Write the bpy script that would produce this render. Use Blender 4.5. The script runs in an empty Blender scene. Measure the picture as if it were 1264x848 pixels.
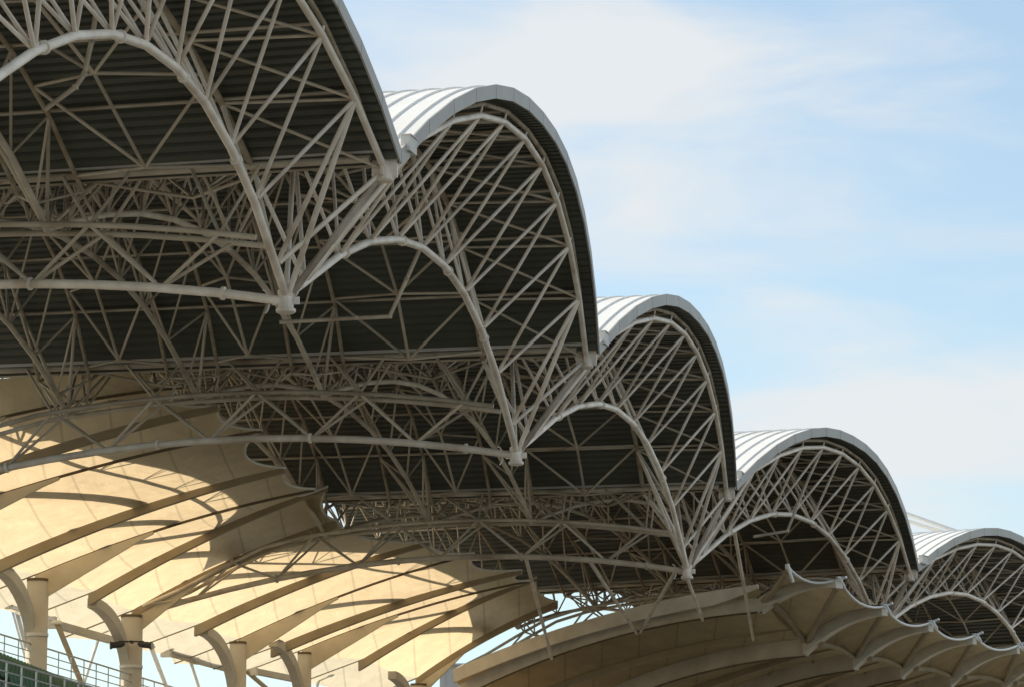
import bpy, bmesh, math, random
import numpy as np
from mathutils import Vector
random.seed(7)
ZC = 12.0                                   # eye height above the ground
FPX, HOR = 4500.0, 1250.0                   # focal length and horizon, in photo pixels
PITCH = math.atan((HOR-424)/FPX)
cp, sp = math.cos(PITCH), math.sin(PITCH)
UP = np.array([0, 0, 1.0])
V = lambda *a: np.array(a, float)

def ray(x, y):
    a = (x-632)/FPX; b = -(y-424)/FPX
    return V(a, cp-b*sp, sp+b*cp)
def at_h(x, y, h):                          # point of the roof at height h above the eye
    d = ray(x, y); q = d*(h/d[2]); return q + V(0, 0, ZC)
def at_d(x, y, dist):                       # point at ground distance dist from the eye
    d = ray(x, y); q = d*(dist/d[1]); return q + V(0, 0, ZC)
def proj(P):
    P = P - V(0, 0, ZC)
    z = P[1]*cp+P[2]*sp; u = -P[1]*sp+P[2]*cp
    return 632+FPX*P[0]/z, 424-FPX*u/z
def seen(*pts, m=170):
    for P in pts:
        x, y = proj(P)
        if -m < x < 1264+m and -m < y < 848+m: return True
    return False

# ------------------------------------------------------------------ materials
def mat(name, col, rough=.6, metal=0.0, noise=None, noise_scale=3.0, stain=None, stain_amt=.5, vary=0, bump=0, bscale=30, spec=.4):
    m = bpy.data.materials.new(name); m.use_nodes = True
    nt = m.node_tree; b = nt.nodes['Principled BSDF']
    b.inputs['Roughness'].default_value = rough; b.inputs['Metallic'].default_value = metal
    b.inputs['Specular IOR Level'].default_value = spec
    tc = nt.nodes.new('ShaderNodeTexCoord')
    base = None
    if noise:
        n = nt.nodes.new('ShaderNodeTexNoise'); n.inputs['Scale'].default_value = noise_scale; n.inputs['Detail'].default_value = 6
        nt.links.new(tc.outputs['Object'], n.inputs['Vector'])
        r = nt.nodes.new('ShaderNodeValToRGB')
        r.color_ramp.elements[0].position = .3; r.color_ramp.elements[1].position = .7
        r.color_ramp.elements[0].color = (*noise, 1); r.color_ramp.elements[1].color = (*col, 1)
        nt.links.new(n.outputs['Fac'], r.inputs['Fac']); base = r.outputs['Color']
    if stain:
        n2 = nt.nodes.new('ShaderNodeTexNoise'); n2.inputs['Scale'].default_value = noise_scale*.35; n2.inputs['Detail'].default_value = 8
        nt.links.new(tc.outputs['Object'], n2.inputs['Vector'])
        r2 = nt.nodes.new('ShaderNodeMapRange'); r2.inputs[1].default_value = .52; r2.inputs[2].default_value = .72; r2.inputs[4].default_value = stain_amt
        nt.links.new(n2.outputs['Fac'], r2.inputs[0])
        mx = nt.nodes.new('ShaderNodeMix'); mx.data_type = 'RGBA'
        nt.links.new(r2.outputs[0], mx.inputs[0])
        if base: nt.links.new(base, mx.inputs[6])
        else: mx.inputs[6].default_value = (*col, 1)
        mx.inputs[7].default_value = (*stain, 1); base = mx.outputs[2]
    if vary:
        oi = nt.nodes.new('ShaderNodeObjectInfo'); mr = nt.nodes.new('ShaderNodeMapRange')
        mr.inputs[3].default_value = 1-vary; mr.inputs[4].default_value = 1+vary*.6
        nt.links.new(oi.outputs['Random'], mr.inputs[0])
        vm = nt.nodes.new('ShaderNodeVectorMath'); vm.operation = 'SCALE'
        nt.links.new(base, vm.inputs[0]); nt.links.new(mr.outputs[0], vm.inputs['Scale']); base = vm.outputs[0]
    if base: nt.links.new(base, b.inputs['Base Color'])
    else: b.inputs['Base Color'].default_value = (*col, 1)
    if bump:
        n3 = nt.nodes.new('ShaderNodeTexNoise'); n3.inputs['Scale'].default_value = bscale
        nt.links.new(tc.outputs['Object'], n3.inputs['Vector'])
        bp = nt.nodes.new('ShaderNodeBump'); bp.inputs['Strength'].default_value = bump; bp.inputs['Distance'].default_value = .02
        nt.links.new(n3.outputs['Fac'], bp.inputs['Height']); nt.links.new(bp.outputs['Normal'], b.inputs['Normal'])
    return m

M = {}
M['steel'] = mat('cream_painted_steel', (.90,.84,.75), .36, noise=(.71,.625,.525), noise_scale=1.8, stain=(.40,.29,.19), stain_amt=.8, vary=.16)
M['steel2'] = mat('shade_toned_steel', (.64,.57,.465), .5, noise=(.46,.395,.30), noise_scale=1.4, stain=(.20,.135,.085), stain_amt=.7, vary=.25)  # stained paint, with the shade inside the vaults mixed into its colour
M['rust'] = mat('rusty_painted_steel', (.46,.40,.31), .7, noise=(.31,.245,.165), noise_scale=2.5, stain=(.16,.09,.05), stain_amt=.8)
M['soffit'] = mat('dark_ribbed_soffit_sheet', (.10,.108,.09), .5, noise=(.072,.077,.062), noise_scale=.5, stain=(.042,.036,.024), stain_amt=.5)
M['sheet'] = mat('white_roof_sheet', (.80,.79,.75), .45, noise=(.73,.715,.67), noise_scale=.7, stain=(.55,.51,.44), stain_amt=.35)
M['fascia'] = mat('grey_fascia_sheet', (.44,.425,.395), .45, metal=0, noise=(.38,.365,.335), noise_scale=.9, stain=(.27,.265,.25), stain_amt=.4)
M['gutter'] = mat('pale_grey_gutter_sheet', (.62,.61,.57), .5, noise=(.52,.50,.46), noise_scale=2)
M['concrete'] = mat('cream_painted_concrete', (.55,.50,.41), .8, noise=(.45,.41,.33), noise_scale=.8, stain=(.40,.33,.23), stain_amt=.5, bump=.15)
M['terrace'] = mat('terrace_concrete', (.36,.33,.28), .9, noise=(.27,.24,.20), noise_scale=1.2, stain=(.2,.16,.11), stain_amt=.6, bump=.3)
M['seat'] = mat('green_seat_plastic', (.010,.12,.048), .45, noise=(.008,.08,.034), noise_scale=4)
M['rail'] = mat('galvanised_rail', (.55,.56,.55), .45, metal=.5, noise=(.42,.42,.41), noise_scale=4)
M['black'] = mat('dark_plastic_housing', (.03,.03,.03), .5)
M['glass'] = mat('lamp_glass', (.55,.57,.6), .15)
M['ground'] = mat('ground_paving', (.155,.142,.115), .9, noise=(.12,.11,.09), noise_scale=.08)
M['white'] = mat('white_painted_tube', (.8,.8,.78), .4, noise=(.74,.73,.70), noise_scale=2)
M['rib'] = mat('tan_coated_rib', (.36,.29,.19), .75, noise=(.29,.23,.145), noise_scale=1.2, stain=(.25,.19,.11), stain_amt=.45)
M['web'] = mat('tan_web_plate', (.66,.58,.43), .75, noise=(.57,.49,.355), noise_scale=1.2, stain=(.30,.24,.15), stain_amt=.4)
M['mid_rib'] = mat('brown_grey_rib', (.58,.52,.42), .75, noise=(.48,.425,.335), noise_scale=1.0, stain=(.25,.20,.13), stain_amt=.5)
M['pale_rib'] = mat('pale_coated_rib', (.74,.69,.59), .7, noise=(.62,.57,.48), noise_scale=1.2, stain=(.30,.26,.19), stain_amt=.4)
M['seam'] = mat('dark_seam_strip', (.17,.125,.07), .8, noise=(.11,.08,.045), noise_scale=3)
M['wall'] = mat('pale_render_wall', (.70,.68,.63), .85, noise=(.63,.61,.56), noise_scale=.8)

def fabric(name, refl, trans, frac, dirt):
    m = bpy.data.materials.new(name); m.use_nodes = True
    nt = m.node_tree; nt.nodes.clear()
    out = nt.nodes.new('ShaderNodeOutputMaterial')
    d = nt.nodes.new('ShaderNodeBsdfDiffuse'); t = nt.nodes.new('ShaderNodeBsdfTranslucent')
    mx = nt.nodes.new('ShaderNodeMixShader'); mx.inputs[0].default_value = frac
    tc = nt.nodes.new('ShaderNodeTexCoord')
    n = nt.nodes.new('ShaderNodeTexNoise'); n.inputs['Scale'].default_value = .9; n.inputs['Detail'].default_value = 8; n.inputs['Roughness'].default_value = .6
    nt.links.new(tc.outputs['Object'], n.inputs['Vector'])
    wv = nt.nodes.new('ShaderNodeTexWave'); wv.bands_direction = 'X'; wv.inputs['Scale'].default_value = .19; wv.inputs['Distortion'].default_value = .15
    nt.links.new(tc.outputs['Object'], wv.inputs['Vector'])
    sm = nt.nodes.new('ShaderNodeMapRange'); sm.inputs[1].default_value = .988; sm.inputs[2].default_value = .998; sm.inputs[3].default_value = 1; sm.inputs[4].default_value = .80
    nt.links.new(wv.outputs['Fac'], sm.inputs[0])
    n4 = nt.nodes.new('ShaderNodeTexNoise'); n4.inputs['Scale'].default_value = 1.3; n4.inputs['Detail'].default_value = 5; n4.inputs['Distortion'].default_value = .8
    nt.links.new(tc.outputs['Object'], n4.inputs['Vector'])
    bp = nt.nodes.new('ShaderNodeBump'); bp.inputs['Strength'].default_value = .5; bp.inputs['Distance'].default_value = .12
    nt.links.new(n4.outputs['Fac'], bp.inputs['Height'])
    for q in (d, t): nt.links.new(bp.outputs['Normal'], q.inputs['Normal'])
    for sh, c in ((d, refl), (t, trans)):
        r = nt.nodes.new('ShaderNodeValToRGB')
        r.color_ramp.elements[0].position = .3; r.color_ramp.elements[1].position = .65
        r.color_ramp.elements[0].color = tuple(c[i]*dirt for i in range(3))+(1,)
        r.color_ramp.elements[1].color = (*c, 1)
        nt.links.new(n.outputs['Fac'], r.inputs['Fac'])
        vm = nt.nodes.new('ShaderNodeVectorMath'); vm.operation = 'SCALE'; nt.links.new(r.outputs['Color'], vm.inputs[0]); nt.links.new(sm.outputs[0], vm.inputs['Scale'])
        nt.links.new(vm.outputs[0], sh.inputs['Color'])
    nt.links.new(d.outputs[0], mx.inputs[1]); nt.links.new(t.outputs[0], mx.inputs[2])
    nt.links.new(mx.outputs[0], out.inputs['Surface'])
    return m
M['fabric'] = fabric('tan_roof_fabric', (.44,.35,.225), (1.0,.79,.50), .60, .86)
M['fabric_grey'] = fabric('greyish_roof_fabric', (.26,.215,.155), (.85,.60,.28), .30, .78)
M['fabric_white'] = fabric('white_roof_fabric', (.66,.59,.46), (.95,.84,.62), .50, .88)

# ------------------------------------------------------------------ mesh helpers
col = bpy.context.scene.collection
def link(name, me, m, parent=None):
    o = bpy.data.objects.new(name, me); col.objects.link(o)
    if m is not None and len(me.materials) == 0: me.materials.append(m)
    if parent is not None: o.parent = parent; o.matrix_parent_inverse = parent.matrix_world.inverted(); o.location = o.location
    return o
class MB:
    def __init__(s): s.v = []; s.f = []; s.smooth = []
    def add(s, vs, fs, smooth=False):
        k = len(s.v); s.v += [tuple(map(float, q)) for q in vs]
        s.f += [tuple(i+k for i in f) for f in fs]; s.smooth += [smooth]*len(fs)
        return s
    def build(s, name, m, parent=None, base=None):
        o0 = V(*(base if base is not None else np.mean(np.array(s.v), 0)))
        me = bpy.data.meshes.new(name)
        me.from_pydata([tuple(V(*q)-o0) for q in s.v], [], s.f)
        me.polygons.foreach_set('use_smooth', s.smooth)
        me.update(); me.materials.append(m)
        o = bpy.data.objects.new(name, me); col.objects.link(o)
        if parent is not None:
            o.parent = parent; o.location = Vector(o0) - parent['_w_vec'] if False else Vector(o0) - Vector(parent_world[parent.name])
        else: o.location = Vector(o0)
        parent_world[o.name] = tuple(o0)
        return o
parent_world = {}
def empty(name, loc, label=None, cat=None, group=None):
    o = bpy.data.objects.new(name, None); col.objects.link(o); o.location = Vector(loc); o.empty_display_size = .3
    parent_world[o.name] = tuple(float(c) for c in loc)
    tag(o, label, cat, group); return o
def tag(o, label=None, cat=None, group=None, kind=None):
    if label: o['label'] = label
    if cat: o['category'] = cat
    if group: o['group'] = group
    if kind: o['kind'] = kind
    return o
def nrm(a):
    return a/max(np.linalg.norm(a), 1e-9)
def tube(mb, pts, r, n=8, cap=True, r2=None):
    pts = [V(*p) for p in pts]
    N = len(pts); rings = []
    t0 = nrm(pts[1]-pts[0])
    ref = UP if abs(t0[2]) < .9 else V(1, 0, 0)
    for i, P in enumerate(pts):
        a = nrm(pts[i]-pts[i-1]) if i > 0 else None; b = nrm(pts[i+1]-pts[i]) if i < N-1 else None
        t = nrm((a if a is not None else b)+(b if b is not None else a))
        k = 1.0
        if a is not None and b is not None: k = 1/max(.6, float(np.dot(a, t)))
        u = nrm(np.cross(ref, t)); w = np.cross(t, u)
        rr = r if r2 is None else r+(r2-r)*i/(N-1)
        rings.append([P+rr*k*(math.cos(q)*u+math.sin(q)*w) for q in [2*math.pi*j/n for j in range(n)]])
    vs = [q for g in rings for q in g]; fs = []
    for i in range(N-1):
        for j in range(n):
            fs.append((i*n+j, i*n+(j+1) % n, (i+1)*n+(j+1) % n, (i+1)*n+j))
    mb.add(vs, fs, True)
    if cap:
        k = len(mb.v)
        mb.add(rings[0], [tuple(range(n-1, -1, -1))]); mb.add(rings[-1], [tuple(range(n))])
    return mb
def T(name, pts, r, m, parent, n=8):
    return tube(MB(), pts, r, n).build(name, m, parent)
def boxpath(mb, pts, side, hs, ws, top=0.0):
    """box beam along pts; hs depth below the line, ws half width, side = horizontal cross direction"""
    vs = []; N = len(pts)
    for i, P in enumerate(pts):
        h = hs[i] if hasattr(hs, '__len__') else hs; w = ws[i] if hasattr(ws, '__len__') else ws
        for a, b in ((-w, top), (w, top), (w, -h), (-w, -h)): vs.append(P+side*a+UP*b)
    fs = []
    for i in range(N-1):
        for j in range(4): fs.append((i*4+j, i*4+(j+1) % 4, (i+1)*4+(j+1) % 4, (i+1)*4+j))
    fs += [(3, 2, 1, 0), tuple((N-1)*4+j for j in range(4))]
    return mb.add(vs, fs)
def box(mb, c, ax, ay, az):
    vs = [c+sx*ax+sy*ay+sz*az for sx in (-1, 1) for sy in (-1, 1) for sz in (-1, 1)]
    return mb.add(vs, [(0,1,3,2),(4,6,7,5),(0,4,5,1),(2,3,7,6),(0,2,6,4),(1,5,7,3)])
def lathe(mb, base, axis, prof, n=16):
    axis = nrm(axis); u = nrm(np.cross(axis, V(.3, .9, .2))); w = np.cross(axis, u)
    vs = []
    for r, h in prof:
        for j in range(n):
            q = 2*math.pi*j/n; vs.append(base+axis*h+r*(math.cos(q)*u+math.sin(q)*w))
    fs = []
    for i in range(len(prof)-1):
        for j in range(n): fs.append((i*n+j, i*n+(j+1) % n, (i+1)*n+(j+1) % n, (i+1)*n+j))
    fs += [tuple(range(n-1, -1, -1)), tuple((len(prof)-1)*n+j for j in range(n))]
    return mb.add(vs, fs)

# ------------------------------------------------------------------ the ring of the roof
N = [None]+[at_h(x, y, 20) for x, y in ((475,210),(724,443),(897,609),(1124,709),(1325,797))]
az0 = math.radians(17)
N[0] = N[1]-25*V(math.sin(az0), math.cos(az0), 0)
L = [None]+[at_h(x, y, h) for x, y, h in ((353,372,16.85),(637,562,17.0),(848,705,16.95),(1085,778,17.55),(1285,850,17.2))]
L[0] = L[1]-20*V(math.sin(math.radians(14)), math.cos(math.radians(14)), 0)
N.append(N[5]+28*V(math.sin(math.radians(30)), math.cos(math.radians(30)), 0)); L.append(L[5]+27.5*V(math.sin(math.radians(30)), math.cos(math.radians(30)), 0))
chord = [nrm(N[i+1]-N[i]) for i in range(6)]
Fdir = [V(d[1], -d[0], 0) for d in chord]
A = []
for k in range(7):
    d = Fdir[0] if k == 0 else Fdir[5] if k == 6 else Fdir[k-1]+Fdir[k]
    A.append(-nrm(d))
A[3] = V(math.sin(math.radians(-78)), math.cos(math.radians(-78)), 0); A[4] = V(math.sin(math.radians(-63)), math.cos(math.radians(-63)), 0); A[5] = V(math.sin(math.radians(-60)), math.cos(math.radians(-60)), 0)
LENS = {1: 27.5, 2: 27.5, 3: 25.0, 4: 28.5, 5: 25.0, 6: 24.0}
def len_at(k, t): return 22.3+6.2*t if k == 4 else LENS[k]
NSEG = 10
RISE = {1: 3.18, 2: 3.86, 3: 3.54, 4: 3.60, 5: 3.18, 6: 3.5}
def hsh(t, e): return 1-abs(2*t-1)**e
def vp(k, t, s, dz=0, R=3.75, lean=.75, e=2.0):
    if k == 1: lean -= .45
    R += RISE[k]-3.75
    """point of vault k (valley k-1 to valley k) at chord fraction t, s metres behind the front line"""
    P = (N[k-1]+s*A[k-1])*(1-t)+(N[k]+s*A[k])*t
    h = hsh(t, e)
    return P+UP*(dz+R*h)+Fdir[k-1]*lean*h
def deck(k, t, s, off=0):
    return vp(k, t, s, .14+off, 4.0, .86, 2.2)
def ip(k, t):
    return L[k-1]*(1-t)+L[k]*t+UP*(3.5 if k == 1 else 3.25 if k == 5 else 3.7)*hsh(t, 2)+Fdir[k-1]*(.3 if k == 1 else .5)*hsh(t, 2)

vault_words = 0
vault_place = ['cut off by the top left corner', 'second from the left', 'third from the left',
               'fourth from the left', 'cut off by the right edge', 'hidden behind the right edge vault']
# ------------------------------------------------------------------ vaulted roofs
def build_vault(k):
    LEN = LENS[k]
    base = vp(k, .5, 10, -4)
    rt = empty('roof_vault', base, 'white topped barrel vault with dark ribbed underside, '+vault_place[k-1], 'roof vault', 'barrel vaults along the stadium roof')
    # upper white sheet with standing seams across the vault
    mb = MB(); nt_ = 40; ss = [-.36]
    s = 0.0
    while s < LEN:
        ss += [s, s+.012, s+.04, s+.052]; s += .62
    ss.append(LEN)
    vs = []
    for i in range(nt_+1):
        t = i/nt_
        tt = round(t*20)/20 if False else t
        for j, q in enumerate(ss):
            up = .05 if (j > 0 and j < len(ss)-1 and (j-1) % 4 in (1, 2)) else 0
            vs.append(deck(k, tt, min(q, len_at(k, tt)), .30+up))
    m_ = len(ss); fs = [(i*m_+j, (i+1)*m_+j, (i+1)*m_+j+1, i*m_+j+1) for i in range(nt_) for j in range(m_-1)]
    mb.add(vs, fs, False); mb.build('roof_sheet', M['sheet'], rt)
    # ribbed soffit, ribs run from front to back
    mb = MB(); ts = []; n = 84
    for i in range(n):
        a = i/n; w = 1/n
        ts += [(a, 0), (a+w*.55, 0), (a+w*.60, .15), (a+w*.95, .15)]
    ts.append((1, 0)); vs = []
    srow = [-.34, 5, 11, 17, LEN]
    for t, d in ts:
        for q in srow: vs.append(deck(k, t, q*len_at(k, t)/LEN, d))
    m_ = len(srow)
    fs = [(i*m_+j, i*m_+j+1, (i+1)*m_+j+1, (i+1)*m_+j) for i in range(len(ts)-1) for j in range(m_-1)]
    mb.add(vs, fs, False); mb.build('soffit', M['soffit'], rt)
    # fascia around the front edge: folded grey sheet, one plate per facet
    mb = MB(); nf = 14
    for i in range(nf):
        a, b = i/nf+.0006, (i+1)/nf-.0006
        A0, B0 = deck(k, a, -.37, -.03), deck(k, b, -.37, -.03); A1, B1 = deck(k, a, -.37, .35), deck(k, b, -.37, .35)
        f = Fdir[k-1]*.05
        mb.add([A0, B0, B1, A1, A0+f, B0+f, B1+f, A1+f], [(0,1,2,3),(4,7,6,5),(0,4,5,1),(3,2,6,7),(0,3,7,4),(1,5,6,2)])
    mb.build('fascia', M['fascia'], rt)
    mb = MB()
    for i in range(nf):                      # back fascia
        a, b = i/nf, (i+1)/nf
        la, lb = len_at(k, a)+.01, len_at(k, b)+.01
        A0, B0 = deck(k, a, la, -.1), deck(k, b, lb, -.1); A1, B1 = deck(k, a, la, .4), deck(k, b, lb, .4)
        f = A[k]*.05
        mb.add([A0, B0, B1, A1, A0+f, B0+f, B1+f, A1+f], [(0,1,2,3),(4,7,6,5),(0,4,5,1),(3,2,6,7),(0,3,7,4),(1,5,6,2)])
    if seen(deck(k, .5, LEN)): mb.build('rear_fascia', M['fascia'], rt)
    # purlins, front to back under the soffit
    for i in range(1, NSEG):
        t = i/NSEG
        p0, p1 = deck(k, t, .2, -.13), deck(k, t, len_at(k, t)-.2, -.13)
        T('purlin', [p0, deck(k, t, 8, -.13), deck(k, t, 15, -.13), p1], .05, M['steel2'], rt, 6)
    # rafters: rusty arches right under the soffit at the front edge
    pts = [deck(k, i/NSEG, .05, -.14) for i in range(NSEG+1)]
    T('edge_rafter', pts, .065, M['rust'], rt)
    # beams along the two valleys under the sheet
    for t, sg in ((.012, 1), (.988, -1)):
        kk = k-1 if sg == 1 else k
        T('valley_beam', [deck(k, t, .3, -.10), deck(k, t, len_at(k, t)-.2, -.10)], .095, M['steel2'], rt)
    return rt

# ------------------------------------------------------------------ front arch trusses
def build_front(k):
    rt = empty('arch_truss', ip(k, .5), 'pale front arch truss of the vault '+vault_place[k-1], 'arch truss', 'front arch trusses of the vaults')
    st, s2 = M['steel'], M['steel2']
    O = [vp(k, i/NSEG, 0) for i in range(NSEG+1)]
    Q = [vp(k, i/NSEG, 3.3, .1) for i in range(NSEG+1)]
    I = [ip(k, (j+.5)/NSEG) for j in range(NSEG)]
    T('outer_chord', O, .088, st, rt, 10)
    T('rear_chord', Q, .085, M['rust'], rt, 10)
    Ich = [L[k-1]+UP*.12]+I+[L[k]+UP*.12]
    T('lower_chord', Ich, .105, st, rt, 10)
    Bf = [deck(k, i/NSEG, .05, -.14) for i in range(NSEG+1)]
    for i in range(1, NSEG):
        if seen(O[i]): T('standoff', [O[i], Bf[i]], .035, st, rt, 6)
    for j in range(NSEG):
        end = j in (0, NSEG-1)
        for B, r, m in ((O[j], .052, st), (O[j+1], .052, st), (Q[j], .046, st), (Q[j+1], .046, st)):
            if seen(I[j], B): T('strut', [I[j]+.12*nrm(B-I[j]), B-.07*nrm(B-I[j])], r*(1.2 if end else 1), m, rt)
    for e, o1, q1 in ((0, 1, 1), (NSEG, NSEG-1, NSEG-1)):
        Lk = L[k-1] if e == 0 else L[k]
        for B, r in ((O[o1], .075), (Q[o1], .065), (O[e], .09)):
            if seen(Lk, B): T('strut', [Lk+.25*nrm(B-Lk), B], r, st, rt)
    for i in range(NSEG+1):
        if i not in (0, NSEG) and seen(O[i], Q[i]): T('tie_strut', [O[i], Q[i]], .042, s2, rt, 6)
        if i < NSEG and seen(O[i], Q[i+1]): T('tie_strut', [O[i+1], Q[i]], .042, s2, rt, 6)
    for j in (0, 2, 4, 6, 8):
        a_, b_ = Ich[j], Ich[j+1]; ax = nrm(b_-a_); c0 = a_+ax*.45
        if seen(c0, m=20):
            mb = MB(); lathe(mb, c0, ax, [(.11,0),(.15,.01),(.15,.07),(.11,.08)], 12); mb.build('splice_flange', st, rt)
    # welded node sleeves on the lower chord
    for P in I:
        if seen(P):
            d = nrm(ip(k, .51)-ip(k, .49))
            mb = MB(); box(mb, P+UP*.10-Fdir[k-1]*.0, Fdir[k-1]*.035, nrm(chord[k-1])*.10, UP*.09); mb.build('gusset', st, rt)
    return rt

# ------------------------------------------------------------------ arch trusses deeper inside
def zq(q): return .1857*q-.01076*q*q
def lowz(k): return (L[k][2])
def vb(k, s):                                # bottom chord of valley truss k, s metres behind the front line
    q = s-2.4
    base = L[k]+A[k]*q
    return base+UP*zq(q)
def build_rear(k, s, idx):
    Wd = .85
    E0, E1 = vb(k-1, s)+UP*1.35, vb(k, s)+UP*1.35
    def low(t): return E0*(1-t)+E1*t+UP*2.35*hsh(t, 2)+Fdir[k-1]*.4*hsh(t, 2)
    if not seen(low(0), low(.25), low(.5), low(.75), low(1), m=60): return
    where = ['darker second arch truss', 'darker third arch truss', 'darker fourth arch truss', 'rearmost darker arch truss'][idx]
    rt = empty('arch_truss', low(.5), '%s inside the vault %s' % (where, vault_place[k-1]), 'arch truss', 'inner arch trusses of the vaults')
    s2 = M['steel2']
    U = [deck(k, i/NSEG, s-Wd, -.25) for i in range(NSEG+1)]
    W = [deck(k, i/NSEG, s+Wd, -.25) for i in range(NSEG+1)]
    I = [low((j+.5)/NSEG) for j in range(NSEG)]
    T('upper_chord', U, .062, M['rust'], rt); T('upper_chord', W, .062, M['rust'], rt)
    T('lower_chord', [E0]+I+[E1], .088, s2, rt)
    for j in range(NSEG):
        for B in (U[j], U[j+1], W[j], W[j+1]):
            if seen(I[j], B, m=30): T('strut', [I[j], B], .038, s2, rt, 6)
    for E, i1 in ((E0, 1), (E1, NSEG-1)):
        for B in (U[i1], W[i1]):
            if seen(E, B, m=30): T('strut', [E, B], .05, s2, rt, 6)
    return rt

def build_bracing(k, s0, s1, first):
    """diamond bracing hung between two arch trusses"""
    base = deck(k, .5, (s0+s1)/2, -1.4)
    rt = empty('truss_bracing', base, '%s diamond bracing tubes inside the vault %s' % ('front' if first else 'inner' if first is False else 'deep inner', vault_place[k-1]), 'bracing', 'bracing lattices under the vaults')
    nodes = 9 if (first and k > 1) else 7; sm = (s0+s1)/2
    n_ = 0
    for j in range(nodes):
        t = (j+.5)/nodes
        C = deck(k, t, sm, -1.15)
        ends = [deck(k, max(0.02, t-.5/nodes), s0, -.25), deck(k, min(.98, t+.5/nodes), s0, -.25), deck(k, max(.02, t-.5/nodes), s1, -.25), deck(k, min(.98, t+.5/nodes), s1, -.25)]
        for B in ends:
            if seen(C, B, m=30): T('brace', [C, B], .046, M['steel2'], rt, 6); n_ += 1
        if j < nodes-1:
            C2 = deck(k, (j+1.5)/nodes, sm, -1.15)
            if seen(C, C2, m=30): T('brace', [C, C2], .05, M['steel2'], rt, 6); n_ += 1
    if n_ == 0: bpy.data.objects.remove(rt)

# ------------------------------------------------------------------ valley trusses
vwords = ['', 'between the two leftmost vaults', 'between the second and third vaults', 'between the third and fourth vaults',
          'between the two rightmost vaults', 'beyond the right edge vault', 'past the last vault']
def build_valley(k):
    st, s2 = M['steel'], M['steel2']
    rt = empty('valley_truss', vb(k, 3), 'long steel valley truss running back '+vwords[k], 'valley truss', 'valley trusses between vaults')
    D = V(-A[k][1], A[k][0], 0); D = D if D[1] > 0 else -D
    END = 24.4
    ss = np.linspace(2.4, END, 14)
    def tz(q): return 1.38*(1 if q < 19 else max(.15, (END-q)/(END-19)))
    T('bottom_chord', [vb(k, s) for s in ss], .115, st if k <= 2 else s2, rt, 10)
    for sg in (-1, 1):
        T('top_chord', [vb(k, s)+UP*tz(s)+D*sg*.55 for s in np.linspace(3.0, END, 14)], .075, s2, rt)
    sp_ = 3.35; s = 2.4+3.2
    prev = 2.4+1.3
    while s < 23:
        b = vb(k, s)
        for dx in (-sp_/2, sp_/2):
            for sg in (-1, 1):
                q = s+dx
                B = vb(k, q)+UP*tz(q)+D*sg*.55
                if q < END and seen(b, B, m=40): T('strut', [b, B], .05, s2, rt, 6)
        for sg in (-1, 1):                   # struts on to the gutter beams
            for dx in (-.9, .9):
                B0 = vb(k, s-sp_/2)+UP*tz(s-sp_/2)+D*sg*.55
                kk, t = (k, .985) if sg < 0 else (k+1, .015)
                if kk > 6 or kk < 1: continue
                B1 = deck(kk, t, s-sp_/2+dx, -.12)
                if seen(B0, B1, m=40): T('strut', [B0, B1], .045, s2, rt, 6)
        s += sp_
    for q in (4.0, 9.0, 14.0, 19.0):
        c0 = vb(k, q); ax = nrm(vb(k, q+.1)-c0)
        if seen(c0, m=20):
            mb = MB(); lathe(mb, c0-ax*.05, ax, [(.13,0),(.165,.01),(.165,.045),(.165,.055),(.165,.09),(.13,.10)], 12); mb.build('splice_flange', st if k <= 2 else s2, rt)
    # cast end node with flange and lugs
    P = L[k]
    mb = MB(); lathe(mb, P-UP*.30, UP, [(.20,0),(.24,.03),(.24,.10),(.19,.13),(.17,.40),(.20,.44),(.20,.56)], 14)
    d = Fdir[min(k, 5)]
    for q in (-1, 1):
        box(mb, P+d*.26*q+UP*.0, d*.07, nrm(np.cross(UP, d))*.03, UP*.09)
    en = mb.build('end_node', st, rt)
    mb = MB(); tube(mb, [P+A[k]*.42+UP*(.30*math.sin(a))+A[k]*(.16*(1-math.cos(a))) for a in np.linspace(-1.2, 1.6, 7)], .025, 6); mb.build('cable_loop', st, en)
    # top node where two outer arches meet
    P = N[k]
    mb = MB(); lathe(mb, P-UP*.30, UP, [(.18,0),(.22,.04),(.15,.28),(.10,.5),(.08,.75)], 12)
    box(mb, P+UP*.05, A[k]*.32, D*.03, UP*.26); box(mb, P+UP*.05, A[k]*.03, D*.28, UP*.22)
    mb.build('top_node', st, rt)
    for sg in (-1, 1):
        T('hanger', [P+D*sg*.12+UP*.1, P+D*sg*.16+UP*.55-A[k]*.05], .035, st, rt, 6)
    # gutter outlet box at the valley end
    mb = MB(); c = N[k]+UP*.72-A[k]*.42+D*.62
    box(mb, c, A[k]*.12, D*.30, UP*.19); box(mb, c+UP*.203, A[k]*.15, D*.33, UP*.012); mb.build('gutter_box', M['gutter'], rt)
    mb = MB(); box(mb, N[k]+UP*.40+A[k]*10.2, A[k]*10.15, D*.40, UP*.05); mb.build('valley_gutter', M['gutter'], rt)
    return rt

for k in range(1, 7): build_vault(k); build_front(k)
for k in range(1, 7):
    for i, s in enumerate((8.6, 12.7, 17.0, 21.3)): build_rear(k, s, i)
    build_bracing(k, 3.3, 7.75, True); build_bracing(k, 9.45, 11.85, False); build_bracing(k, 13.6, 16.1, None)
for k in range(1, 7): build_valley(k)

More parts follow.
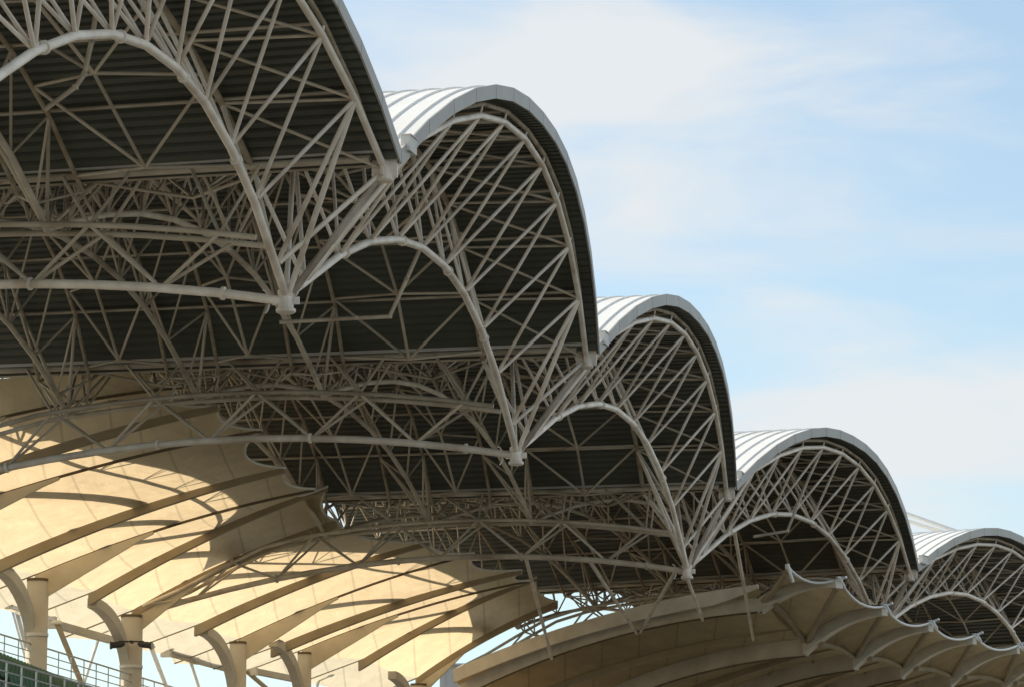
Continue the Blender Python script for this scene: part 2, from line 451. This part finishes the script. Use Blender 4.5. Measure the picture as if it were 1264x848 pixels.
# ------------------------------------------------------------------ fabric canopies on the columns
# ribs: (start pixel, start distance) at the column line -> (tip pixel, tip distance)
ribs = [(-160,492,118.4, 190,462,117.4,'H'), (-150,556,119.5, 225,476,118.2,'H'), (-125,618,120.8, 270,500,119.2,'R'), # x0, y0, d0, x1, y1, d1, type
    (-106,645,122, 322,530,120.5,'H'), (2,690,130, 352,577,128.5,'R'), (47,707,134, 388,603,132,'H'), (119,728,142, 404,600,140,'R'),
    (165,752,146, 415,642,144,'H'), (250,768,153, 530,668,151.5,'R'), (297,787,157, 585,682,155,'H'), (345,795,160.5, 644,703,159,'R'),
    (376,800,163, 652,716,161,'H'), (450,812,171, 662,712,169.5,'R'), (515,836,176, 688,742,174.5,'H')]
def ribcurve(r, u, bulge=.30):
    a = at_d(r[0], r[1], r[2]); b = at_d(r[3], r[4], r[5])
    return a*(1-u)+b*u+UP*bulge*4*u*(1-u)
RU = np.linspace(0, 1, 15)
canopy_words = {-3:'topmost strip at the left edge under the dark vault', -2:'highest strip at the left edge', -1:'narrow strip high at the left edge', 0:'cut by the left edge, above the frame corner column', 1:'narrow strip above the leftmost column', 2:'broad strip right of the leftmost column', 3:'narrow strip over the second column from left',
    4:'strip behind the slender truss right of the second column', 5:'narrow strip above the third column', 6:'strip between the third and fourth columns', 7:'narrow shaded strip above the fourth column',
    8:'strip right of the fourth column', 9:'lowest sunlit strip ending in the point over the arched bracket'}
def outward(r, ext):                         # rib continued outside the column line
    a = at_d(r[0], r[1], r[2]); b = at_d(r[3], r[4], r[5]); d = nrm((a-b)*V(1,1,0))
    return [a+d*ext*u-UP*(.35*ext*u+.0*u*u) for u in (0, .25, .5, .75, 1)]
for i in range(len(ribs)-1):
    r0, r1 = ribs[i], ribs[i+1]
    rt = empty('fabric_canopy', ribcurve(r0, .3), 'tan fabric roof panel, '+canopy_words[i-3], 'fabric canopy', 'tan fabric canopies on the columns')
    # membrane
    SC = .045 if r1[6] == 'H' else .085
    mb = MB(); nu, nv = 26, 10; vs = []
    for a in range(nu+1):
        for b in range(nv+1):
            v = b/nv
            u = a/nu*(1-SC*4*v*(1-v))
            P = ribcurve(r0, u)*(1-v)+ribcurve(r1, u)*v
            vs.append(P-UP*(.16*4*v*(1-v)*(1-.4*u)))
    fs = [(a*(nv+1)+b, a*(nv+1)+b+1, (a+1)*(nv+1)+b+1, (a+1)*(nv+1)+b) for a in range(nu) for b in range(nv)]
    mb.add(vs, fs, True)
    mb.build('membrane', M['fabric'], rt)
    # outer flap beyond the columns
    o0, o1 = outward(r0, 3.0), outward(r1, 3.0); mb = MB(); vs = []
    for a in range(5):
        for b in range(nv+1):
            v = b/nv; w = 1-.18*4*v*(1-v)*(a/4)
            P = (o0[0]*(1-v)+o1[0]*v)*(1-w)+(o0[a]*(1-v)+o1[a]*v)*w if a else o0[0]*(1-v)+o1[0]*v
            vs.append(P-UP*.16*4*v*(1-v))
    mb.add(vs, [(a*(nv+1)+b, a*(nv+1)+b+1, (a+1)*(nv+1)+b+1, (a+1)*(nv+1)+b) for a in range(4) for b in range(nv)], True)
    mb.build('outer_flap', M['fabric_white'], rt)
    # front edge cable following the scallop
    pts = []
    for b in range(nv+1):
        v = b/nv; u = 1-SC*4*v*(1-v)
        pts.append(ribcurve(r0, u)*(1-v)+ribcurve(r1, u)*v-UP*.16*4*v*(1-v)*.6)
    T('edge_cable', pts, .05, M['pale_rib'], rt, 6)
    # rib along the far side of this strip
    side = nrm(V(*(at_d(r1[0], r1[1], r1[2])-at_d(r0[0], r0[1], r0[2])))*V(1,1,0))
    path = [ribcurve(r1, u) for u in RU]
    if r1[6] == 'R':
        mb = MB(); boxpath(mb, [path[0]-(path[1]-path[0])*.45]+[p-UP*.01 for p in path], side, [.44]+[.44*(1-.6*u) for u in RU], .12); mb.build('rib', M['rib'], rt)
    else:
        mb = MB(); boxpath(mb, [p-UP*.01 for p in path], side, [.32]*len(RU) if r1[2] in (146, 176) else [.09]*len(RU), .07 if r1[2] in (146, 176) else .04); mb.build('rib', M['rib'] if r1[2] in (146, 176) else M['seam'], rt)
        hu = np.linspace(-.01, .42, 10)
        mb = MB(); boxpath(mb, [ribcurve(r1, u)-UP*.05 for u in hu], side, [max(.1, 1.05*(1-max(u, 0)/.42)**.8) for u in hu], .045); mb.build('haunch_web', M['web'], rt)
    if i != 8 and abs(r1[2]-r0[2]) > 2.5:
        for uu, sk in ((.20, .26),):
            pts = [(ribcurve(r0, uu)*(1-v)+ribcurve(r1, uu+sk)*v)+UP*(.35+.55*4*v*(1-v)) for v in np.linspace(0, 1, 11)]
            T('shadow_hoop', pts, .24, M['white'], rt)  # unseen tube added above the membrane to throw a diagonal shadow band
    mb = MB(); tube(mb, outward(r1, 2.95), .05, 6); mb.build('outer_rib', M['rib'], rt)

# ------------------------------------------------------------------ columns with curved brackets
cols = [(47,712,134,.40,'leftmost cream round column, standing behind the green seats','first'), (163,757,146,.44,'second cream round column from left, with a dark floodlight on it','second'),
        (294,790,157,.37,'third cream round column from left, in the middle of the four','third'), (376,803,163,.31,'slender fourth cream column from left','fourth'), (517,842,176,.40,'cream column cut by the bottom edge below the arched bracket','fifth')]
Dr = nrm(V(.26,.966,0))
for x, y, d, r, lab, _ in cols:
    top = at_d(x, y, d)
    rt = empty('support_column', (top[0], top[1], 0), lab, 'column', 'columns carrying the fabric canopies')
    mb = MB(); lathe(mb, V(top[0], top[1], 0), UP, [(r,0),(r,top[2]-.15)], 28)
    for i in range(len(mb.smooth)-2): mb.smooth[i] = True
    mb.build('shaft', M['concrete'], rt)
    mb = MB(); lathe(mb, top-UP*.16, UP, [(r*1.03,0),(r*1.03,.10)], 24); mb.build('cap_plate', M['seam'], rt)
    # curved bracket reaching towards the nearer rib
    pts = []; side = nrm(np.cross(Dr, UP))
    for a in np.linspace(0, 1, 12):
        ang = a*math.pi/2
        pts.append(top-Dr*(.2+3.75*(1-math.cos(ang)))-UP*(2.1-2.3*math.sin(ang))+Fdir[2]*-.15)
    mb = MB(); boxpath(mb, pts, side, [.62-.25*a for a in np.linspace(0, 1, 12)], .20); mb.build('bracket_arm', M['concrete'], rt)
    for h in (2.2,):
        mb = MB(); lathe(mb, top-UP*h, UP, [(r+.03,0),(r+.03,.12)], 24); mb.build('collar', M['pale_rib'], rt)

# floodlight on the second column
P = at_d(163, 793, 145.2)
rt = empty('floodlight', P, 'small dark floodlight pair clamped on the second column', 'floodlight')
for sx in (-1, 1):
    mb = MB(); lathe(mb, P+V(sx*.36,-.3,-.09), V(sx,-.25,-.12), [(.05,-.1),(.11,0),(.13,.10),(.13,.40),(.16,.44),(.16,.50)], 12); h_ = mb.build('lamp_housing', M['black'], rt)
    mb = MB(); lathe(mb, P+V(sx*.36,-.3,-.09)+nrm(V(sx,-.25,-.12))*.505, V(sx,-.25,-.12), [(.14,0),(.12,.015)], 12); mb.build('lens', M['glass'], h_)
mb = MB(); box(mb, P+V(0,-.3,.02), V(.5,0,0), V(0,.04,0), V(0,0,.03)); box(mb, P+V(0,-.12,.02), V(.05,0,0), V(0,.2,0), V(0,0,.05)); mb.build('clamp', M['black'], rt)

# raking struts and tie beams outside the columns
struts = [((12,742,140),(36,830,140),'thin white pole at the left edge behind the railing',.05),((18,745,141),(36,812,143),'leaning white strut left of the leftmost column',.09),
          ((70,768,141),(96,832,141),'leaning tan strut right of the leftmost column',.11),((186,797,150),(206,850,150),'leaning white strut right of the second column',.09),
          ((302,826,163),(330,850,163),'short brown strut at the foot of the third column',.10)]
struts += [((232,806,158),(246,850,158),'leaning white strut between the second and third columns',.07), ((126,775,148),(104,842,148),'thin white strut leaning left between the first and second columns',.06), ((398,826,172),(388,856,172),'thin white strut right of the fourth column',.07)]
for a, b, lab, r in struts:
    p, q = at_d(*a), at_d(*b); q2 = p+(q-p)*1.6
    rt = empty('raking_strut', q2, lab, 'strut', 'raking struts behind the columns')
    T('tube', [p, q2], r, M['white'] if 'white' in lab else M['rib'], rt)
    mb = MB(); lathe(mb, p-UP*.08, UP, [(r*2,0),(r*2.2,.06),(r*1.6,.16)], 10); mb.build('end_joint', M['pale_rib'], rt)
ties = [((62,764,142),(150,789,150),'straight cream tie beam between the first and second columns',.14),((205,800,155),(286,822,163),'cream tie beam between the second and third columns',.14),
        ((312,824,163),(372,836,168),'cream tie beam between the third and fourth columns',.13),((10,745,138),(66,762,142),'short white tie tube left of the first column',.07)]
for a, b, lab, r in ties:
    p, q = at_d(*a), at_d(*b); side = nrm(np.cross(q-p, UP))
    rt = empty('tie_beam', (p+q)/2, lab, 'tie beam', 'tie beams behind the columns')
    mb = MB(); boxpath(mb, [p, q], side, r*2, r); mb.build('beam', M['concrete'] if r > .1 else M['white'], rt)
    for e in (p, q):
        mb = MB(); box(mb, e-UP*r, nrm(q-p)*.12, side*r*1.5, UP*r*1.6); mb.build('end_plate', M['pale_rib'], rt)

# ------------------------------------------------------------------ long grey canopies on the right
# body strips run from a back point to the root line; flaps with pale ribs stand out in front of it
ribs2 = [(560,826,168, 936,721,156.5,.55,'E'), (566,845,169, 941,737,157.5,.75,'R'), (600,880,172, 983,775,160,.65,'H'), (650,905,175, 996,788,161.5,.9,'R'), (690,925,178, 1043,797,163.5,.7,'H'),
         (770,930,181, 1057,806,165.5,.9,'R'), (810,945,184, 1100,812,168,.7,'H'), (860,950,187, 1115,818,170.5,.9,'R'), (890,960,190, 1160,826,174,.7,'H'), (930,960,193, 1176,829,177,.9,'R'),
         (960,965,196, 1222,834,181,.7,'H'), (1010,965,199,1240,836,184,.9,'R'), (1050,970,202,1300,842,188,.7,'H')]
tips2 = [(972,698,153), (1036,714,153.5), (1092,748,158.5), (1149,768,163), (1203,784,168.5), (1257,796,175.5), (1312,806,182)]
def rc2(r, u):
    a = at_d(r[0], r[1], r[2]); b = at_d(r[3], r[4], r[5])
    return a*(1-u)+b*u+UP*r[6]*4*u*(1-u)
body_words = ['topmost pale band', 'second band', 'third band', 'fourth band', 'fifth band', 'sixth band', 'seventh band', 'eighth band', 'ninth band', 'tenth band', 'eleventh band', 'last band']
for i in range(len(ribs2)-1):
    r0, r1 = ribs2[i], ribs2[i+1]
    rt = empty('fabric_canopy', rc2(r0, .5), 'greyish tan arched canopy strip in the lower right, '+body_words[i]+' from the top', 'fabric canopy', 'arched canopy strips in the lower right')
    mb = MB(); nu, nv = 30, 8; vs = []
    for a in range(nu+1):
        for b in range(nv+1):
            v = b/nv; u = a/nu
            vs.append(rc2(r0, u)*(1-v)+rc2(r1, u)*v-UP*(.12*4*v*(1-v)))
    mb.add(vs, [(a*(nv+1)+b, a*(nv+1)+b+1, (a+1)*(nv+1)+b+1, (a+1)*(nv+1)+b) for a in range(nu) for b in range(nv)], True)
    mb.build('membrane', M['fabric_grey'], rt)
    side = nrm((at_d(*r1[:3])-at_d(*r0[:3]))*V(1,1,0))
    path = [rc2(r1, u) for u in RU]
    if i == 0:
        mb = MB(); boxpath(mb, [rc2(r0, u) for u in RU], side, [.62*(1 if u < .88 else 1-(u-.88)*6) for u in RU], .10); mb.build('edge_band', M['pale_rib'], rt)
    if r1[7] == 'R':
        mb = MB(); boxpath(mb, [p-UP*.01 for p in path], side, .60 if i == 0 else .74, .15); mb.build('rib', M['pale_rib'] if i == 0 else M['mid_rib'], rt)
    else:
        mb = MB(); boxpath(mb, [p-UP*.01 for p in path], side, [.34*(1 if u < .6 else 1-2.2*(u-.6)) for u in RU], .06); mb.build('rib', M['rib'], rt)
    if r1[7] == 'R': mb = MB(); boxpath(mb, [p-UP*.345+side*-.09 if r1[7] == 'H' else p-UP*(.622 if i == 0 else .762)-side*.13 for p in path], side, .07, .05); mb.build('seam_cover', M['seam'], rt)
    if r1[7] == 'R' and 0 < i < 9:
        rn = ribs2[i+3]
        for u0 in (.62, .80):
            a_ = rc2(r1, u0)-UP*.62; b_ = rc2(rn, u0+.035)-UP*.1
            T('prop', [a_*(1-u)+b_*u+UP*.5*4*u*(1-u) for u in np.linspace(0, 1, 8)], .10, M['rib'], rt, 6)
flap_words = ['with the tallest pointed beak', 'second below the beak', 'third below the beak', 'fourth below the beak', 'fifth below the beak', 'last one at the right edge']
for n in range(1, 7):
    r = ribs2[2*n-1]; rn = ribs2[2*n+1] if 2*n+1 < len(ribs2) else ribs2[-1]
    root = rc2(r, 1.0); tip = at_d(*tips2[n]); prev = at_d(*tips2[n-1]); mid = root*.5+tip*.5
    rt = empty('canopy_flap', root, 'pale ribbed pointed fabric flap on the lower right canopy, '+flap_words[n-1], 'canopy flap', 'pointed flaps along the canopy front')
    ax = nrm(tip-root); side = nrm(np.cross(ax, UP))
    def rib_at(u, root=root, tip=tip): return root*(1-u)+tip*u+UP*.38*4*u*(1-u)
    hip0 = prev if n == 1 else None
    if n > 1:
        ro = rc2(ribs2[2*n-3], 1.0); hip0 = ro*.22+at_d(*tips2[n-1])*.78-UP*.12
    # tent surface between the hip line, the rib and the scalloped front edge
    mb = MB(); nu, nv = 14, 10; vs = []
    e0 = prev
    def front(v): return e0*(1-v)+tip*v-UP*(.34*4*v*(1-v))+nrm(root-(e0+tip)/2)*(.30*4*v*(1-v))
    def hip(u): return root*(1-u)+e0*u-UP*.12*4*u*(1-u)*(1 if n == 1 else -.4)
    for a in range(nu+1):
        u = a/nu
        for b in range(nv+1):
            v = b/nv
            P = (hip(u)*(1-v)+rib_at(u)*v)
            F_ = front(v); Fl = e0*(1-v)+tip*v
            vs.append(P+(F_-Fl)*u**2)
    mb.add(vs, [(a*(nv+1)+b, a*(nv+1)+b+1, (a+1)*(nv+1)+b+1, (a+1)*(nv+1)+b) for a in range(nu) for b in range(nv)], True)
    mb.build('membrane', M['fabric_grey'], rt)
    T('edge_cable', [front(v) for v in np.linspace(0, 1, 11)], .055, M['white'], rt, 6)
    T('hip_rib', [hip(u)-UP*.20 for u in np.linspace(0, .93, 8)], .13, M['rib'], rt, 6)
    mb = MB(); us = np.linspace(-.02, 1, 14)
    boxpath(mb, [rib_at(u) for u in us], side, [.66-.26*max(u, 0) for u in us], .20); mb.build('rib', M['pale_rib'], rt)
    mb = MB(); boxpath(mb, [rib_at(u)+UP*.05 for u in us], side, .07, .23); mb.build('seam_cover', M['seam'], rt)
    # lower fabric under the rib, closed by a curved prop that lands near the next root
    foot = rc2(rn, 1.0)*.93+root*.07-UP*.1; p0 = rib_at(.18)-UP*.62
    pr = [p0*(1-u)+foot*u-UP*.1+UP*.12*4*u*(1-u) for u in np.linspace(0, 1, 9)]
    T('prop', pr, .13, M['rib'], rt)
    mb = MB(); vs = []
    nroot = rc2(rn, 1.0)
    for a in range(13):
        u = a/12; q = rib_at(u)-UP*.30; h2 = nroot*(1-u)+tip*u+UP*(.10*4*u*(1-u)-.06)
        for b in range(9):
            v = b/8; vs.append(q*(1-v)+h2*v+UP*.12*4*v*(1-v)*(1-u))
    mb.add(vs, [(a*9+b, a*9+b+1, (a+1)*9+b+1, (a+1)*9+b) for a in range(12) for b in range(8)], True)
    mb.build('lower_membrane', M['fabric_grey'], rt)
    mb = MB(); box(mb, tip, side*.13, nrm(ax*V(1,1,0))*.08, UP*.09); tube(mb, [tip, tip+ax*.45], .06, 6)
    tube(mb, [tip+ax*.2+side*.15, tip+ax*.35-UP*.4], .05, 6); mb.build('tip_clamp', M['white'], rt)
    if n == 1:
        mb = MB(); box(mb, prev-UP*.02, side*.06, nrm(ax*V(1,1,0))*.08, UP*.10); tube(mb, [prev+UP*.05, prev-UP*.75+ax*.35], .07, 6); mb.build('beak_clamp', M['white'], rt)

# posts that hang from the roof in front of the long canopies
def near_x(f, x):
    return min((f(u) for u in np.linspace(0, 1, 200)), key=lambda P: abs(proj(P)[0]-x))
ch3 = lambda u: vb(3, 2.4+21*u)
for p, q, lab in ((L[3]-UP*.25, near_x(lambda u: rc2(ribs2[1], u)-UP*.7, 867), 'steel hanger tube dropping from the front node to the long grey canopy'),
                  (near_x(lambda u: ip(4, u*.4), 906), near_x(lambda u: rc2(ribs2[2], u)-UP*.3, 930), 'long steel hanger tube in front of the long grey canopy'),
                  (near_x(ch3, 727), near_x(lambda u: rc2(ribs2[1], u)-UP*.7, 786), 'slanting steel tube landing on the long grey canopy'),
                  (near_x(ch3, 835), near_x(lambda u: rc2(ribs2[1], u)-UP*.7, 790), 'steel tube leaning left from the front node truss to the grey canopy'),
                  (near_x(ch3, 650), near_x(lambda u: rc2(ribs2[1], u)-UP*.7, 681), 'steel tube standing between the tan point and the grey canopy')):
    rt = empty('hanger_tube', q, lab, 'hanger')
    T('tube', [p, q], .075, M['steel2'], rt)
    mb = MB(); lathe(mb, q-UP*.08, UP, [(.09,0),(.14,.03),(.14,.09),(.09,.14)], 10); mb.build('foot_joint', M['rib'], rt)

# ------------------------------------------------------------------ terrace, seats and railings in the lower left corner
P0 = at_d(-60, 812, 126); 
tdir = nrm(at_d(175, 858, 150)-at_d(-40, 808, 122)); tdir = nrm(tdir*V(1,1,0)); tout = V(-tdir[1], tdir[0], 0)
org = at_d(0, 815, 126)
def step_pt(a, row): return org*V(1,1,0)+tdir*a-tout*row*.85
ztop = org[2]-.42
rt = empty('seating_terrace', (org[0], org[1], 0), 'stepped concrete upper terrace with rows of green seats in the lower left corner', 'terrace')
mb = MB()
for row in range(9):
    c = step_pt(12, row)+UP*((ztop-row*.42)/2); box(mb, c, tdir*30, tout*.425, UP*((ztop-row*.42)/2))
mb.build('steps', M['terrace'], rt)
mb = MB(); c = step_pt(12, -2)+UP*(ztop/2); box(mb, c, tdir*30, tout*1.27, UP*(ztop/2+.004)); mb.build('walkway', M['terrace'], rt)
# seat
def seat_mesh():
    mb = MB()
    X, Y = tdir, -tout                       # Y points to the pitch
    box(mb, Y*.05+UP*.40, X*.20, Y*.19, UP*.02); box(mb, Y*.23+UP*.385, X*.20, Y*.02, UP*.03)
    a = mb
    b = MB(); pts = []
    for i, (w, z, y) in enumerate(((.20,.40,-.14),(.215,.55,-.17),(.21,.72,-.20),(.16,.80,-.215))):
        for sx in (-1, 1):
            for dy in (0, -.025): pts.append(X*w*sx+Y*(y+dy)+UP*z)
    fs = []
    for i in range(3):
        o = i*4
        fs += [(o, o+2, o+6, o+4), (o+1, o+5, o+7, o+3), (o, o+4, o+5, o+1), (o+2, o+3, o+7, o+6)]
    fs += [(0,1,3,2), (12,14,15,13)]
    b.add(pts, fs)
    l = MB(); box(l, UP*.2-Y*.08, X*.03, Y*.03, UP*.19); box(l, UP*.01-Y*.08, X*.08, Y*.08, UP*.01)
    return a, b, l
proto = None
for row in range(7):
    for i in range(134):
        a = -18+i*.5
        P = step_pt(a, row)+UP*(ztop-row*.42)
        x, y = proj(P+UP*.7)
        if not (-8 < x < 190 and y < 858): continue
        if proto is None:
            proto = empty('stadium_seat', (0,0,0), 'green plastic stadium seat in the rows behind the lower left railing', 'seat', 'green seats in the terrace rows')
            s_, b_, l_ = seat_mesh()
            for nm, q in (('seat', s_), ('backrest', b_), ('pedestal', l_)): q.build(nm, M['seat'] if nm != 'pedestal' else M['rail'], proto, base=(0,0,0))
            kids = list(proto.children) or [o for o in bpy.data.objects if o.parent == proto]
            proto.location = Vector(P)
        else:
            c = proto.copy(); col.objects.link(c); c.location = Vector(P)
            for ch in kids:
                d = ch.copy(); col.objects.link(d); d.parent = c
def railing(pts_px, label, h, nrails, gap):
    P = [at_d(*q) for q in pts_px]
    rt = empty('guard_railing', P[0]-UP*h, label, 'railing')
    for i in range(nrails):
        dz = -h*i/nrails
        T('rail', [p+UP*dz for p in P], .035 if i == 0 else .022, M['rail'], rt, 6)
    tot = np.linalg.norm(P[1]-P[0]); n = int(tot/gap)
    for i in range(n+1):
        p = P[0]+(P[1]-P[0])*i/n
        if seen(p, m=25): T('post', [p, p-UP*h], .028, M['rail'], rt, 6)
railing(((-30,773,128),(230,853,153)), 'upper grey metal guard railing behind the green seats, below the columns', 1.15, 4, 1.45)
railing(((-30,805,101),(175,866,117)), 'lower grey metal guard railing in front of the green seats', 1.15, 4, 1.35)

# ------------------------------------------------------------------ things beyond
# pale building end and hanging white sheet seen in the gap
c = at_d(575, 850, 215)
rt = empty('service_building', (c[0], c[1], 0), 'pale service building far behind, glimpsed under the lowest tan point', 'building')
mb = MB(); box(mb, V(c[0]-.4, c[1], (c[2]+1.2)/2), V(1.1,0,0), V(0,2,0), UP*((c[2]+1.2)/2)); mb.build('wall', M['wall'], rt)
mb = MB(); box(mb, V(c[0]-.4, c[1], c[2]+1.25), V(1.25,0,0), V(0,2.2,0), UP*.06); mb.build('roof', M['gutter'], rt)
mb = MB()
for i in range(4): box(mb, V(c[0]-1.2+i*.5, c[1]-2.03, c[2]+.1), V(.03,0,0), V(0,.03,0), UP*1.0)
mb.build('wall_rib', M['pale_rib'], rt)
rt = empty('floodlight_mast', at_d(425, 900, 230)*V(1,1,0), 'thin white mast with a lamp head seen under the canopies', 'mast')
p = at_d(425, 822, 230); T('pole', [V(p[0], p[1], 0), p], .09, M['white'], rt)
mb = MB(); box(mb, p+V(.5,0,.05), V(.75,0,0), V(0,.15,0), UP*.05); mb.build('lamp_head', M['white'], rt)
# white tension tubes behind the last vault
for a, b, lab in (((1085,622,214),(1205,664,226),'upper white tension tube above the rightmost vault'),((1085,632,214),(1190,664,226),'lower white tension tube above the rightmost vault')):
    p, q = at_d(*a), at_d(*b)
    rt = empty('tension_tube', p, lab, 'tube')
    T('tube', [p-(q-p)*.3, q+(q-p)*.5], .13, M['white'], rt)
    mb = MB(); lathe(mb, q+(q-p)*.5, q-p, [(.13,0),(.22,.1),(.22,.4),(.1,.6)], 10); mb.build('end_socket', M['white'], rt)

for pts, d, lab in ((((118,20),(113,52),(104,92),(93,108),(55,136)), 80, 'bent drain pipe under the soffit of the cropped top left vault'),
                    (((522,300),(502,345),(481,391),(440,393),(345,398)), 104, 'bent drain pipe under the soffit of the second vault'),
                    (((1000,585),(985,622),(972,655),(930,662)), 150, 'bent drain pipe under the soffit of the fourth vault')):
    P = [at_d(x, y, d) for x, y in pts]
    rt = empty('drain_pipe', P[0], lab, 'drain pipe')
    T('pipe', P, .06, M['steel2'], rt)
    for p in P[1:-1]:
        mb = MB(); lathe(mb, p-UP*.05, UP, [(.075,0),(.08,.05),(.075,.1)], 8); mb.build('elbow', M['steel2'], rt)
# ground
mb = MB(); S = 3000; mb.add([(-S,-S,0),(S,-S,0),(S,S,0),(-S,S,0)], [(0,1,2,3)])
g = mb.build('ground', M['ground']); tag(g, kind='structure')

# ------------------------------------------------------------------ camera, sun, sky
cam = bpy.data.cameras.new('camera'); co = bpy.data.objects.new('camera', cam); col.objects.link(co)
co.location = (0, 0, ZC); co.rotation_euler = (math.pi/2+PITCH, 0, 0)
cam.sensor_width = 36; cam.lens = FPX/1264*36; cam.clip_end = 8000; cam.clip_start = .5
bpy.context.scene.camera = co
SUN_AZ, SUN_EL = math.radians(-66), math.radians(33)
sd = Vector((math.sin(SUN_AZ)*math.cos(SUN_EL), math.cos(SUN_AZ)*math.cos(SUN_EL), math.sin(SUN_EL)))
sl = bpy.data.lights.new('sun', 'SUN'); sl.energy = 5.0; sl.angle = math.radians(.5); sl.color = (1, .91, .76)
so = bpy.data.objects.new('sun', sl); col.objects.link(so); so.location = (0, 0, 80)
so.rotation_euler = (-sd).to_track_quat('-Z', 'Y').to_euler()
w = bpy.data.worlds.new('World'); bpy.context.scene.world = w; w.use_nodes = True
nt = w.node_tree; bg = nt.nodes['Background']
sky = nt.nodes.new('ShaderNodeTexSky'); sky.sky_type = 'NISHITA'; sky.sun_disc = False
sky.sun_elevation = SUN_EL; sky.sun_rotation = SUN_AZ; sky.air_density = 1.0; sky.dust_density = 1.0
tc = nt.nodes.new('ShaderNodeTexCoord')
def node(t, **kw):
    n = nt.nodes.new(t)
    for k_, v_ in kw.items(): setattr(n, k_, v_)
    return n
def math2(op, a, b):
    n = node('ShaderNodeMath', operation=op)
    for i, q in enumerate((a, b)):
        if isinstance(q, (int, float)): n.inputs[i].default_value = q
        else: nt.links.new(q, n.inputs[i])
    return n.outputs[0]
mp = node('ShaderNodeMapping'); mp.inputs['Rotation'].default_value = (0, math.radians(14), 0); mp.inputs['Scale'].default_value = (9, 9, 34)
nt.links.new(tc.outputs['Generated'], mp.inputs['Vector'])
no = node('ShaderNodeTexNoise'); no.inputs['Scale'].default_value = 1.0; no.inputs['Detail'].default_value = 7; no.inputs['Roughness'].default_value = .5; no.inputs['Distortion'].default_value = .4
nt.links.new(mp.outputs[0], no.inputs['Vector'])
total = math2('MULTIPLY', math2('SUBTRACT', no.outputs['Fac'], .5), 1.8)
# broad cloud banks, the last added out of view to light from the right: azimuth, elevation, half width, half height, tilt (degrees)
for az, el, wx, wz, tilt, amt in ((1.2, 14.4, 5.6, 1.9, 8, .95), (2.0, 12.5, 2.6, 1.8, 20, .5), (5.4, 8.6, 6.0, 2.0, 0, .9), (-6, 9, 6, 3, 0, .6), (25, 20, 14, 4, 10, .8), (-40, 25, 20, 6, -10, .8), (85, 30, 60, 40, 0, 1.3)):
    a_, e_ = math.radians(az), math.radians(el)
    m1 = node('ShaderNodeMapping', vector_type='TEXTURE')
    m1.inputs['Location'].default_value = (math.sin(a_)*math.cos(e_), math.cos(a_)*math.cos(e_), math.sin(e_))
    m1.inputs['Rotation'].default_value = (0, math.radians(-tilt), -a_)
    m1.inputs['Scale'].default_value = (math.radians(wx), math.radians(wx), math.radians(wz))
    nt.links.new(tc.outputs['Generated'], m1.inputs['Vector'])
    gr = node('ShaderNodeTexGradient', gradient_type='QUADRATIC_SPHERE'); nt.links.new(m1.outputs[0], gr.inputs['Vector'])
    total = math2('ADD', total, math2('MULTIPLY', gr.outputs['Fac'], amt))
rp = node('ShaderNodeMapRange', interpolation_type='SMOOTHSTEP'); rp.inputs[1].default_value = -.12; rp.inputs[2].default_value = .50; rp.inputs[3].default_value = .16; rp.inputs[4].default_value = .92
nt.links.new(total, rp.inputs[0])
hs = node('ShaderNodeMix', data_type='RGBA', blend_type='MULTIPLY'); hs.inputs[0].default_value = 1; hs.inputs[7].default_value = (1.10, 1.17, 1.13, 1)
nt.links.new(sky.outputs[0], hs.inputs[6])
mx = node('ShaderNodeMix', data_type='RGBA'); mx.inputs[7].default_value = (5.15, 5.3, 5.36, 1)
nt.links.new(rp.outputs[0], mx.inputs[0]); nt.links.new(hs.outputs[2], mx.inputs[6])
nt.links.new(mx.outputs[2], bg.inputs['Color']); bg.inputs['Strength'].default_value = .14
sc = bpy.context.scene
sc.view_settings.view_transform = 'Standard'; sc.view_settings.look = 'None'; sc.view_settings.exposure = 0.2; sc.view_settings.gamma = 1
sc.view_settings.use_curve_mapping = False
sc.cycles.max_bounces = 8; sc.cycles.diffuse_bounces = 4
